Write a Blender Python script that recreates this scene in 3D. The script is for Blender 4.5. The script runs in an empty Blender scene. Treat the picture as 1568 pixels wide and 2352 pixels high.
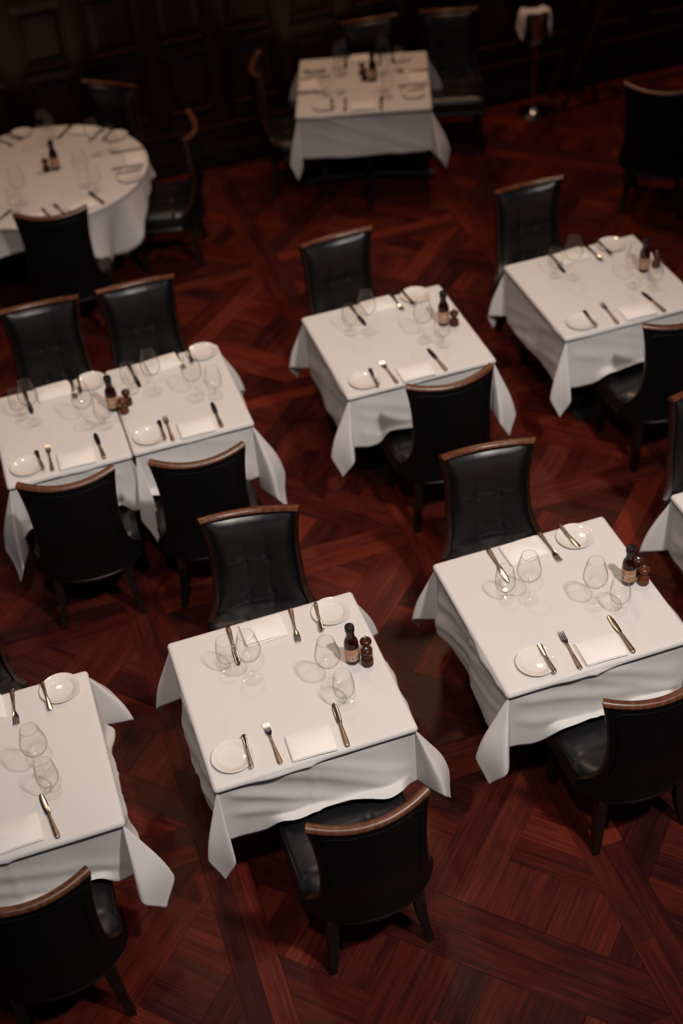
import bpy, bmesh, math, random
from math import pi, sin, cos, sqrt, hypot, atan2, floor as fl
from mathutils import Vector, Matrix

# ------------------------------------------------------------------ camera
W, H = 1568, 2352
FPX, PITCH, ROLL, HC, YAW = 3106.45, .711951, -.10297, 4.70024, .25
S = bpy.context.scene
COL = S.collection
_c, _s = cos(PITCH), sin(PITCH)
_fw, _up, _rt = Vector((0, _c, -_s)), Vector((0, _s, _c)), Vector((1, 0, 0))
_r2 = cos(ROLL) * _rt + sin(ROLL) * _up
_u2 = -sin(ROLL) * _rt + cos(ROLL) * _up
_rz = Matrix.Rotation(-YAW, 3, 'Z')
CR, CU, CF = _rz @ _r2, _rz @ _u2, _rz @ _fw
CP = Vector((0, 0, HC))
cam_d = bpy.data.cameras.new('camera')
cam_d.sensor_fit = 'VERTICAL'
cam_d.sensor_height = 36
cam_d.sensor_width = 24
cam_d.lens = FPX / H * 36
cam_d.clip_start = .05
cam_d.dof.use_dof = True
cam_d.dof.focus_distance = 5.22
cam_d.dof.aperture_fstop = 1.05
cam = bpy.data.objects.new('camera', cam_d)
m3 = Matrix((CR, CU, -CF)).transposed()
cam.matrix_world = Matrix.Translation(CP) @ m3.to_4x4()
COL.objects.link(cam)
S.camera = cam

def px(u, v, z):
    """point of the horizontal plane at height z seen at photo pixel u, v"""
    d = CR * ((u - W / 2) / FPX) - CU * ((v - H / 2) / FPX) + CF
    return CP + d * ((z - HC) / d.z)

def proj(p):
    d = Vector(p) - CP
    w = d.dot(CF)
    return W / 2 + FPX * d.dot(CR) / w, H / 2 - FPX * d.dot(CU) / w

# ------------------------------------------------------------------ light
S.view_settings.view_transform = 'Standard'
S.view_settings.look = 'None'
S.view_settings.exposure = 0
S.view_settings.gamma = 1
S.view_settings.use_curve_mapping = False
S.cycles.transparent_max_bounces = 32
wd = bpy.data.worlds.new('dim_hall')
S.world = wd
wd.use_nodes = True
wd.node_tree.nodes['Background'].inputs[0].default_value = (.5, .55, 1, 1)
wd.node_tree.nodes['Background'].inputs[1].default_value = .036

def lamp(name, loc, power, col, rad, spot=None, aim=None):
    d = bpy.data.lights.new(name, 'SPOT' if spot else 'POINT')
    d.energy = power
    d.color = col
    d.shadow_soft_size = rad
    o = bpy.data.objects.new(name, d)
    o.location = loc
    if spot:
        d.spot_size = spot
        d.spot_blend = .9
        o.rotation_euler = (Vector(aim) - Vector(loc)).to_track_quat('-Z', 'Y').to_euler()
    COL.objects.link(o)
    return o
# ceiling lamps of the hall, above and behind the gallery the camera stands on
lamp('ceiling_lamp', (2.7, .1, 7.2), 1330, (1, .905, .84), .2, .84, (1.42, 4.1, .75))
lamp('ceiling_lamp', (-.2, .2, 7.2), 540, (1, .905, .84), .2, .84, (1.15, 4.4, .75))
lamp('ceiling_lamp', (1.0, 5.3, 7.2), 262, (1, .72, .52), .2, 1.2, (.9, 5.7, .75))
# warm lamps towards the panelled wall
lamp('wall_side_lamp', (-.5, 8.5, 6.3), 105, (1, .60, .35), .2)
lamp('wall_side_lamp', (3.7, 8.8, 6.3), 300, (1, .60, .35), .2)

# ------------------------------------------------------------------ materials
def mat(name, base=(.5, .5, .5), rough=.5, metal=0, spec=.5, coat=0, build=None):
    m = bpy.data.materials.new(name)
    m.use_nodes = True
    nt = m.node_tree
    b = nt.nodes['Principled BSDF']
    b.inputs['Base Color'].default_value = (*base, 1)
    b.inputs['Roughness'].default_value = rough
    b.inputs['Metallic'].default_value = metal
    b.inputs['Specular IOR Level'].default_value = spec
    b.inputs['Coat Weight'].default_value = coat
    if build:
        build(nt, b)
    return m

def N(nt, t, **kw):
    n = nt.nodes.new(t)
    for k, v in kw.items():
        setattr(n, k, v)
    return n

def noise(nt, vec, scale, detail=3, rough=.55, out='Fac'):
    n = N(nt, 'ShaderNodeTexNoise')
    n.inputs['Scale'].default_value = scale
    n.inputs['Detail'].default_value = detail
    n.inputs['Roughness'].default_value = rough
    nt.links.new(vec, n.inputs['Vector'])
    return n.outputs[out]

def ramp(nt, fac, stops):
    n = N(nt, 'ShaderNodeValToRGB')
    e = n.color_ramp.elements
    while len(e) < len(stops):
        e.new(.5)
    for i, (p, c) in enumerate(stops):
        e[i].position = p
        e[i].color = (*c, 1)
    nt.links.new(fac, n.inputs[0])
    return n.outputs[0]

def bump(nt, b, h, strength, dist):
    n = N(nt, 'ShaderNodeBump')
    n.inputs['Strength'].default_value = strength
    n.inputs['Distance'].default_value = dist
    nt.links.new(h, n.inputs['Height'])
    nt.links.new(n.outputs[0], b.inputs['Normal'])

def coords(nt, kind='Object', scale=(1, 1, 1)):
    t = N(nt, 'ShaderNodeTexCoord')
    mp = N(nt, 'ShaderNodeMapping')
    mp.inputs['Scale'].default_value = scale
    nt.links.new(t.outputs[kind], mp.inputs['Vector'])
    return mp.outputs[0]

def b_cloth(nt, b):
    v = coords(nt)
    n1 = noise(nt, v, 700, 2)
    n2 = noise(nt, v, 9, 4)
    a = N(nt, 'ShaderNodeMath', operation='MULTIPLY_ADD')
    nt.links.new(n2, a.inputs[0])
    a.inputs[1].default_value = 2.2
    nt.links.new(n1, a.inputs[2])
    bump(nt, b, a.outputs[0], .35, .002)

def b_napkin(nt, b):
    bump(nt, b, noise(nt, coords(nt), 500, 2), .25, .001)

def b_leather(nt, b, k=1.):
    v = coords(nt)
    bump(nt, b, noise(nt, v, 260, 3), .18, .001)
    c = ramp(nt, noise(nt, v, 6, 3), [(.3, (.0055 * k, .0055 * k, .0068 * k)), (.75, (.0110 * k, .0106 * k, .0114 * k))])
    nt.links.new(c, b.inputs['Base Color'])

def b_wood(c1, c2, sc):
    def f(nt, b):
        v = coords(nt, 'Object', sc)
        c = ramp(nt, noise(nt, v, 6, 5, .6), [(.3, c1), (.75, c2)])
        nt.links.new(c, b.inputs['Base Color'])
    return f

def b_plank(nt, b):
    uv = coords(nt, 'UV', (2.2, 46, 1))
    g = noise(nt, uv, 1.6, 6, .62)
    uv2 = coords(nt, 'UV', (1.1, 7, 1))
    g2 = noise(nt, uv2, 2.2, 4, .6)
    at = N(nt, 'ShaderNodeVertexColor', layer_name='Tone')
    sep = N(nt, 'ShaderNodeSeparateColor')
    nt.links.new(at.outputs[0], sep.inputs[0])
    a = N(nt, 'ShaderNodeMath', operation='MULTIPLY_ADD')
    nt.links.new(g, a.inputs[0]); a.inputs[1].default_value = .62
    nt.links.new(sep.outputs[0], a.inputs[2])
    a2 = N(nt, 'ShaderNodeMath', operation='MULTIPLY_ADD')
    nt.links.new(g2, a2.inputs[0]); a2.inputs[1].default_value = .55
    nt.links.new(a.outputs[0], a2.inputs[2])
    col = ramp(nt, a2.outputs[0], [(.40, (.0085, .0028, .0032)), (.68, (.038, .0062, .0056)),
                                  (.92, (.100, .0132, .0078)), (1.0, (.150, .0215, .0100))])
    hs = N(nt, 'ShaderNodeHueSaturation')
    hs.inputs['Saturation'].default_value = .93
    hs.inputs['Value'].default_value = .8
    nt.links.new(sep.outputs[1], hs.inputs['Fac'])
    nt.links.new(col, hs.inputs['Color'])
    nt.links.new(hs.outputs[0], b.inputs['Base Color'])
    r = N(nt, 'ShaderNodeMapRange')
    nt.links.new(g2, r.inputs[0])
    r.inputs[3].default_value = .30
    r.inputs[4].default_value = .46
    nt.links.new(r.outputs[0], b.inputs['Roughness'])
    bump(nt, b, g, .12, .0012)

def b_hammer(nt, b):
    v = coords(nt)
    vo = N(nt, 'ShaderNodeTexVoronoi')
    vo.inputs['Scale'].default_value = 420
    nt.links.new(v, vo.inputs['Vector'])
    bump(nt, b, vo.outputs['Distance'], .6, .001)

M = dict(
    cloth=mat('white_linen', (.74, .715, .69), .85, spec=.2, build=b_cloth),
    napkin=mat('napkin_linen', (.92, .895, .86), .85, spec=.2, build=b_napkin),
    leather=mat('black_leather', rough=.37, spec=.75, build=b_leather),
    leather_shaded=mat('black_leather_shaded', rough=.5, spec=.22, build=lambda nt, b: b_leather(nt, b, .45)),  # same leather, colour darkened to put the outer back's shade into it
    trim=mat('mahogany_trim', rough=.32, spec=.5, build=b_wood((.06, .018, .008), (.19, .066, .026), (9, 9, 2))),
    trim2=mat('dark_mahogany', rough=.32, spec=.5, build=b_wood((.016, .006, .004), (.05, .017, .008), (9, 9, 2))),
    ebony=mat('ebonised_wood', rough=.4, spec=.4, build=b_wood((.006, .004, .004), (.016, .009, .007), (8, 8, 2))),
    plank=mat('jarrah_plank', rough=.4, spec=.14, build=b_plank),
    sub=mat('floor_joint_dark', (.006, .003, .0025), .8),
    wall=mat('wall_wood', rough=.32, spec=.5, build=b_wood((.018, .0050, .0038), (.050, .0120, .0070), (9, 9, 1.2))),
    porcelain=mat('cream_porcelain', (.80, .765, .715), .09, spec=.5),
    steel=mat('dark_steel', (.56, .52, .47), .17, 1),
    bronze=mat('hammered_steel', (.38, .315, .25), .2, 1, build=b_hammer),
    chrome=mat('chrome', (.75, .74, .72), .12, 1),
    sauce=mat('brown_sauce', (.022, .0022, .0018), .06, spec=.38),
    cap=mat('black_cap', (.005, .006, .007), .42, spec=.3),
    label=mat('kraft_label', (.60, .33, .19), .6),
    ink=mat('brown_ink', (.10, .035, .02), .7),
    black=mat('black_ink', (.02, .018, .018), .7),
    white=mat('label_white', (.75, .72, .68), .7),
    mill=mat('turned_walnut', rough=.22, spec=.35, build=b_wood((.030, .009, .004), (.085, .026, .011), (30, 30, 8))),
    mill2=mat('turned_cherry', rough=.22, spec=.35, build=b_wood((.070, .016, .006), (.17, .046, .014), (30, 30, 8))),
    iron=mat('black_iron', (.012, .012, .013), .35, spec=.5),
)

def glass_mat(name, dark, gloss=.5):
    m = bpy.data.materials.new(name)
    m.use_nodes = True
    nt = m.node_tree
    nt.nodes.remove(nt.nodes['Principled BSDF'])
    out = nt.nodes['Material Output']
    lw = N(nt, 'ShaderNodeLayerWeight')
    lw.inputs['Blend'].default_value = .5
    pw = N(nt, 'ShaderNodeMath', operation='POWER')
    nt.links.new(lw.outputs['Facing'], pw.inputs[0])
    pw.inputs[1].default_value = 5.5
    tc = ramp(nt, pw.outputs[0], [(0, (.995, .995, .99)), (1, dark)])
    tr = N(nt, 'ShaderNodeBsdfTransparent')
    nt.links.new(tc, tr.inputs[0])
    gl = N(nt, 'ShaderNodeBsdfGlossy')
    gl.inputs['Roughness'].default_value = .03
    fr = N(nt, 'ShaderNodeMath', operation='MULTIPLY_ADD')
    nt.links.new(pw.outputs[0], fr.inputs[0])
    fr.inputs[1].default_value = gloss
    fr.inputs[2].default_value = .022
    mx = N(nt, 'ShaderNodeMixShader')
    nt.links.new(fr.outputs[0], mx.inputs[0])
    nt.links.new(tr.outputs[0], mx.inputs[1])
    nt.links.new(gl.outputs[0], mx.inputs[2])
    nt.links.new(mx.outputs[0], out.inputs['Surface'])
    return m
M['glass'] = glass_mat('clear_glass', (.40, .40, .40), .55)
M['stem'] = glass_mat('solid_glass', (.55, .55, .54), .4)

# ------------------------------------------------------------------ mesh helpers
def mesh(name, verts, faces, m, smooth=True):
    me = bpy.data.meshes.new(name)
    me.from_pydata([tuple(v) for v in verts], [], faces)
    me.materials.append(m)
    if smooth:
        me.polygons.foreach_set('use_smooth', [True] * len(me.polygons))
    me.update()
    return me

def sharp(me, ang=.7):
    bm = bmesh.new(); bm.from_mesh(me)
    bmesh.ops.recalc_face_normals(bm, faces=bm.faces)
    for e in bm.edges:
        if len(e.link_faces) == 2 and e.calc_face_angle(0) > ang:
            e.smooth = False
    bm.to_mesh(me); bm.free()
    return me

class MB:
    def __init__(s): s.v, s.f = [], []
    def add(s, v, f):
        o = len(s.v); s.v += [tuple(q) for q in v]; s.f += [[i + o for i in q] for q in f]
        return s
    def box(s, x0, x1, y0, y1, z0, z1):
        return s.add([(x0, y0, z0), (x1, y0, z0), (x1, y1, z0), (x0, y1, z0), (x0, y0, z1), (x1, y0, z1), (x1, y1, z1), (x0, y1, z1)],
                     [(0, 3, 2, 1), (4, 5, 6, 7), (0, 1, 5, 4), (1, 2, 6, 5), (2, 3, 7, 6), (3, 0, 4, 7)])
    def loft(s, rings, cap=True, closed=True):
        n = len(rings[0]); v = [p for r in rings for p in r]; f = []
        for i in range(len(rings) - 1):
            for j in range(n if closed else n - 1):
                k = (j + 1) % n
                f.append((i * n + j, i * n + k, (i + 1) * n + k, (i + 1) * n + j))
        if cap and closed:
            f.append(tuple(range(n))[::-1]); f.append(tuple((len(rings) - 1) * n + j for j in range(n)))
        return s.add(v, f)
    def lathe(s, prof, n=32, cx=0, cy=0):
        rings = [[(cx + r * cos(2 * pi * j / n), cy + r * sin(2 * pi * j / n), z) for j in range(n)] for r, z in prof]
        return s.loft(rings, cap=True)
    def bar(s, a, b, w0, w1=None):
        w1 = w0 if w1 is None else w1
        return s.tube([a, b], [w0, w1], 4, pi / 4)
    def tube(s, pts, rad, n=8, ph=0.):
        pts = [Vector(p) for p in pts]; rings = []
        up = Vector((0, 0, 1))
        for i, p in enumerate(pts):
            t = (pts[min(i + 1, len(pts) - 1)] - pts[max(i - 1, 0)]).normalized()
            a = t.cross(up)
            if a.length < .05: a = t.cross(Vector((0, 1, 0)))
            a.normalize(); b = a.cross(t)
            rr = rad[i] if isinstance(rad, (list, tuple)) else rad
            rings.append([p + (a * cos(ph + 2 * pi * j / n) + b * sin(ph + 2 * pi * j / n)) * rr for j in range(n)])
        return s.loft(rings)
    def mesh(s, name, m, smooth=True, ang=.7, bev=0):
        me = mesh(name, s.v, s.f, m, smooth)
        if bev:
            bm = bmesh.new(); bm.from_mesh(me)
            bmesh.ops.recalc_face_normals(bm, faces=bm.faces)
            bmesh.ops.bevel(bm, geom=list(bm.edges), offset=bev, segments=2, affect='EDGES', profile=.5, clamp_overlap=True)
            bm.to_mesh(me); bm.free()
            me.polygons.foreach_set('use_smooth', [smooth] * len(me.polygons))
        return sharp(me, ang)

def link(name, me, parent=None, loc=(0, 0, 0), rz=0.):
    o = bpy.data.objects.new(name, me)
    o.location = loc
    o.rotation_euler = (0, 0, rz)
    if parent: o.parent = parent
    COL.objects.link(o)
    return o

def tag(o, label, cat, group=None):
    o['label'] = label; o['category'] = cat
    if group: o['group'] = group
    return o

def thing(name, label, cat, loc, rz=0., group=None):
    return tag(link(name, None, None, loc, rz), label, cat, group)

def sstep(a, b, x):
    t = max(0., min(1., (x - a) / (b - a))); return t * t * (3 - 2 * t)

def interp(tab, x):
    if x <= tab[0][0]: return tab[0][1]
    for (x0, y0), (x1, y1) in zip(tab, tab[1:]):
        if x <= x1:
            t = (x - x0) / (x1 - x0); return y0 + (y1 - y0) * t
    return tab[-1][1]

# ------------------------------------------------------------------ where the tables stand (world metres, room axes)
ZT = .75
TAB = dict(A=(.616, 3.548, 0), B=(1.782, 3.566, 0), C=(1.828, 5.645, 0), D=(3.016, 5.668, 0),
           El=(.033, 5.612, 0), Er=(.645, 5.620, 0), F=(-.515, 3.531, 0), G=(2.713, 8.757, -.326),
           I=(2.907, 3.573, 0), R=(.36, 8.43, 0))
TDIM = dict(A=(.4, .4), B=(.4, .4), C=(.4, .4), D=(.4, .4), El=(.3035, .378), Er=(.3035, .378), F=(.4, .4), G=(.465, .48), I=(.4, .4))
TNAME = dict(A='front middle table', B='front right table', C='second row middle table', D='second row right table',
             El='left joined table', Er='right joined table', F='front left table',
             G='far square table', I='table cut off at the right edge', R='round table')

# ------------------------------------------------------------------ floor
random.seed(7)
PER, BW, PW = 1.47, .0925, .126
VX, HY = .2105, 3.515          # centre lines of one vertical and one horizontal border band

def clip(poly, a, b, c):
    out = []
    for i in range(len(poly)):
        p, q = poly[i], poly[(i + 1) % len(poly)]
        dp, dq = a * p[0] + b * p[1] - c, a * q[0] + b * q[1] - c
        if dp <= 0: out.append(p)
        if (dp < 0 < dq) or (dq < 0 < dp):
            t = dp / (dp - dq); out.append((p[0] + (q[0] - p[0]) * t, p[1] + (q[1] - p[1]) * t))
    return out

def area(p):
    return abs(sum(p[i][0] * p[(i + 1) % len(p)][1] - p[(i + 1) % len(p)][0] * p[i][1] for i in range(len(p)))) / 2

X0, X1, Y0, Y1 = -3.4, 8.6, .6, 9.5
pieces = []     # (polygon, grain angle)
def put(poly, ang):
    for a, b, c in ((1, 0, X1), (-1, 0, -X0), (0, 1, Y1), (0, -1, -Y0)):
        if poly: poly = clip(poly, a, b, c)
    if len(poly) > 2 and area(poly) > 3e-5: pieces.append((poly, ang))

def rect(x0, x1, y0, y1): return [(x0, y0), (x1, y0), (x1, y1), (x0, y1)]
i0, i1 = fl((X0 - VX) / PER) - 1, fl((X1 - VX) / PER) + 2
j0, j1 = fl((Y0 - HY) / PER) - 1, fl((Y1 - HY) / PER) + 2
hs = PER / 2 - BW
for i in range(i0, i1):
    bx = VX + i * PER
    for j in range(j0, j1):
        by = HY + j * PER
        for k, off in ((-1, .45), (0, .95)):
            put(rect(bx + k * BW, bx + (k + 1) * BW, by + off * PER * .6, by + off * PER * .6 + PER), pi / 2)
            put(rect(bx + BW, bx + PER - BW, by + k * BW, by + (k + 1) * BW), 0)
        cx, cy = bx + PER / 2, by + PER / 2
        mir = -1 if (i + j + 1) % 2 else 1     # alternate modules are mirrored
        sq = rect(-hs, hs, -hs, hs)
        r2 = sqrt(.5)
        def cell(s0, s1, t0, t1, g):
            p = sq
            for a, b, c in ((r2, r2, s1), (-r2, -r2, -s0), (-r2, r2, t1), (r2, -r2, -t0)):
                p = clip(p, a, b, c)
                if len(p) < 3: return
            p = [(cx + mir * x, cy + y) for x, y in p]
            if mir < 0: p = p[::-1]
            put(p, g * mir)
        B = 2.
        cell(-PW, 0, -B, B, -pi / 4); cell(0, PW, -B, B, -pi / 4)
        for sg in (1, -1):
            def c2(s0, s1, t0, t1, g): cell(min(sg * s0, sg * s1), max(sg * s0, sg * s1), t0, t1, g)
            c2(PW, B, -PW, 0, pi / 4); c2(PW, B, 0, PW, pi / 4)
            for k in range(1, 7):
                for t0 in (k * PW, -(k + 1) * PW):
                    c2(PW, 3 * PW, t0, t0 + PW, pi / 4)
            for k in range(3, 8):
                c2(k * PW, (k + 1) * PW, PW, B, -pi / 4); c2(k * PW, (k + 1) * PW, -B, -PW, -pi / 4)

def inset(p, d):
    n = len(p); sgn = 1 if sum(p[i][0] * p[(i + 1) % n][1] - p[(i + 1) % n][0] * p[i][1] for i in range(n)) > 0 else -1
    out = p
    for i in range(n):
        (x0, y0), (x1, y1) = p[i], p[(i + 1) % n]
        l = hypot(x1 - x0, y1 - y0)
        if l < 1e-5: continue
        a, b = sgn * (y1 - y0) / l, -sgn * (x1 - x0) / l
        out = clip(out, a, b, a * x0 + b * y0 - d)
        if len(out) < 3: return None
    return out

def under_table(x, y):
    p = Vector((x, y, 0)); d = CP - p; q = p + d * (ZT / HC)
    for k, (tx, ty, tr) in TAB.items():
        dx, dy = q.x - tx, q.y - ty
        if k == 'R':
            if hypot(dx, dy) < .7: return True
        else:
            lx, ly = dx * cos(-tr) - dy * sin(-tr), dx * sin(-tr) + dy * cos(-tr)
            if abs(lx) < TDIM[k][0] and abs(ly) < TDIM[k][1]: return True
    return False

def shown(poly):
    cx = sum(p[0] for p in poly) / len(poly); cy = sum(p[1] for p in poly) / len(poly)
    q = [proj((x, y, 0)) for x, y in poly]
    for a, b, c in ((1, 0, W), (-1, 0, 0), (0, 1, H), (0, -1, 0)):
        if len(q) > 2: q = clip(q, a, b, c)
    if len(q) < 3: return 0
    ar = area(q)
    return ar * .1 if under_table(cx, cy) else ar

def prism(poly, ang, vs, fs, uvs, tones):
    q = inset(poly, .0007)
    if not q: return
    sgn = sum(q[i][0] * q[(i + 1) % len(q)][1] - q[(i + 1) % len(q)][0] * q[i][1] for i in range(len(q)))
    if sgn < 0: q = q[::-1]
    z = random.uniform(-.0008, 0)
    o, n = len(vs), len(q)
    ca, sa, ou, ov = cos(ang), sin(ang), random.uniform(0, 40), random.uniform(0, 40)
    tone = random.choice([random.gauss(.24, .07), random.gauss(.30, .05), random.gauss(.15, .06)])
    hue = random.random() ** 2
    for zz in (z, -.012):
        for x, y in q:
            vs.append((x, y, zz)); uvs.append((x * ca + y * sa + ou, -x * sa + y * ca + ov)); tones.append((tone, hue))
    fs.append(tuple(range(o, o + n)))
    for i in range(n):
        k = (i + 1) % n
        fs.append((o + n + i, o + n + k, o + k, o + i))

def plank_mesh(name, vs, fs, uvs, tones):
    me = mesh(name, vs, fs, M['plank'], False)
    uv = me.uv_layers.new(name='UVMap')
    at = me.color_attributes.new('Tone', 'FLOAT_COLOR', 'POINT')
    for l in me.loops: uv.data[l.index].uv = uvs[l.vertex_index]
    for i, t in enumerate(tones): at.data[i].color = (t[0], t[1], 0, 1)
    return me

flo = link('floor', MB().box(X0, X1, Y0, Y1 + .1, -.08, -.010).mesh('floor', M['sub'], False))
flo['kind'] = 'structure'
pieces.sort(key=lambda q: -shown(q[0]))
RV, RF, RU, RT = [], [], [], []
for n_, (poly, ang) in enumerate(pieces):
    if n_ < 300:
        a, b, c, d = [], [], [], []
        prism(poly, ang, a, b, c, d)
        if a: link('plank', plank_mesh('plank', a, b, c, d), flo)
    else:
        prism(poly, ang, RV, RF, RU, RT)
o = link('far_planks', plank_mesh('far_planks', RV, RF, RU, RT), flo)
o['kind'] = 'stuff'

# ------------------------------------------------------------------ panelled wall
wb = link('wall_back', MB().box(X0, X1, 9.52, 9.7, -.08, 3.4).mesh('wall_back', M['wall'], False))
wb['kind'] = 'structure'
def wbox(name, x0, x1, d, z0, z1, bev=.004, m='wall'):
    return link(name, MB().box(x0, x1, 9.52 - d, 9.525, z0, z1).mesh(name, M[m], True, bev=bev), wb)
SP, PX = .487, .487
def raised_panel(name):
    def f(x0, x1, z0, z1):
        mb = MB(); y = 9.52
        r = lambda i, d: [(x0 + i, y - d, z0 + i), (x1 - i, y - d, z0 + i), (x1 - i, y - d, z1 - i), (x0 + i, y - d, z1 - i)]
        mb.loft([r(0, -.003), r(0, .004), r(.035, .016), r(.04, .016)], cap=True)
        return link(name, mb.mesh(name, M['wall'], True, .3), wb)
    return f
panel = raised_panel('panel')
i = -8
while PX + i * SP < X1:
    x0 = PX + i * SP
    for z0, z1 in ((.50, .88), (1.035, 1.395), (1.53, 2.3)):
        panel(x0 + .012, min(x0 + .293, X1), z0 + .012, z1 - .012)
    wbox('sill', x0 - .005, x0 + .31, .044, .996, 1.022, .011)
    wbox('sill', x0 - .015, x0 + .32, .030, .966, .986, .009)
    wbox('sill', x0 - .005, x0 + .31, .040, .462, .486, .011)
    wbox('sill', x0 - .015, x0 + .32, .028, .438, .456, .008)
    wbox('stile', x0 + .318, x0 + SP - .018, .022, .34, 2.4)
    i += 1
wbox('rail', X0, X1, .020, .888, .966)
wbox('rail', X0, X1, .020, 1.405, 1.515)
wbox('rail', X0, X1, .020, 2.31, 2.5)
wbox('rail', X0, X1, .020, .338, .438)
bb = link('baseboard_back', MB().box(X0, X1, 9.475, 9.52, 0, .15).mesh('baseboard_back', M['ebony'], True, bev=.006))
bb['kind'] = 'structure'
tr = link('trim_1', MB().box(X0, X1, 9.47, 9.52, .305, .335).box(X0, X1, 9.485, 9.52, .155, .18).mesh('trim_1', M['wall'], True, bev=.004))
tr['kind'] = 'structure'

# ------------------------------------------------------------------ tables and cloths
def table_parts(a, b, cross=False, rnd=0):
    t = MB()
    if rnd: t.lathe([(0.001, ZT - .034), (rnd - .012, ZT - .034), (rnd - .006, ZT - .02), (rnd - .010, ZT - .0045), (.001, ZT - .0045)], 64)
    else: t.box(-a + .008, a - .008, -b + .008, b - .008, ZT - .034, ZT - .0045)
    top = t.mesh('tabletop', M['ebony'], False)
    col = MB().lathe([(.045, .012), (.045, .03), (.036, .06), (.036, .66), (.07, .70), (.07, ZT - .035)], 24).mesh('column', M['iron'])
    if cross or rnd:
        bs = MB(); L = .47 if cross else .5
        for k in range(4):
            d = Vector((cos(k * pi / 2), sin(k * pi / 2), 0))
            bs.tube([d * .02 + Vector((0, 0, .06)), d * L * .6 + Vector((0, 0, .045)), d * L + Vector((0, 0, .022))], [.035, .03, .022], 8)
        base = bs.mesh('base', M['iron'])
    else:
        base = MB().box(-.2, .2, -.18, .18, 0, .012).mesh('base_plate', M['iron'], True, bev=.002)
    return top, col, base
TCACHE = {}
TLOOK = dict(A='square dining table under the white cloth, front row middle', B='square dining table under the white cloth, front row right',
             C='square dining table under the white cloth, second row middle', D='square dining table under the white cloth, second row right',
             El='left one of the two small dining tables pushed together', Er='right one of the two small dining tables pushed together',
             F='square dining table under the white cloth at the front left', G='square dining table with a cross foot by the panelled wall',
             I='square dining table cut off at the right edge', R='round dining table beside the panelled wall')
for k, (x, y, r) in TAB.items():
    t = thing('round_dining_table' if k == 'R' else 'dining_table', TLOOK[k], 'table', (x, y, 0), r, 'dining tables')
    key = (TDIM.get(k), k == 'G')
    if key not in TCACHE: TCACHE[key] = table_parts(*(TDIM.get(k) or (0, 0)), cross=k == 'G', rnd=.71 if k == 'R' else 0)
    for nm, me in zip(('tabletop', 'column', 'base'), TCACHE[key]): link(nm, me, t)

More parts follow.
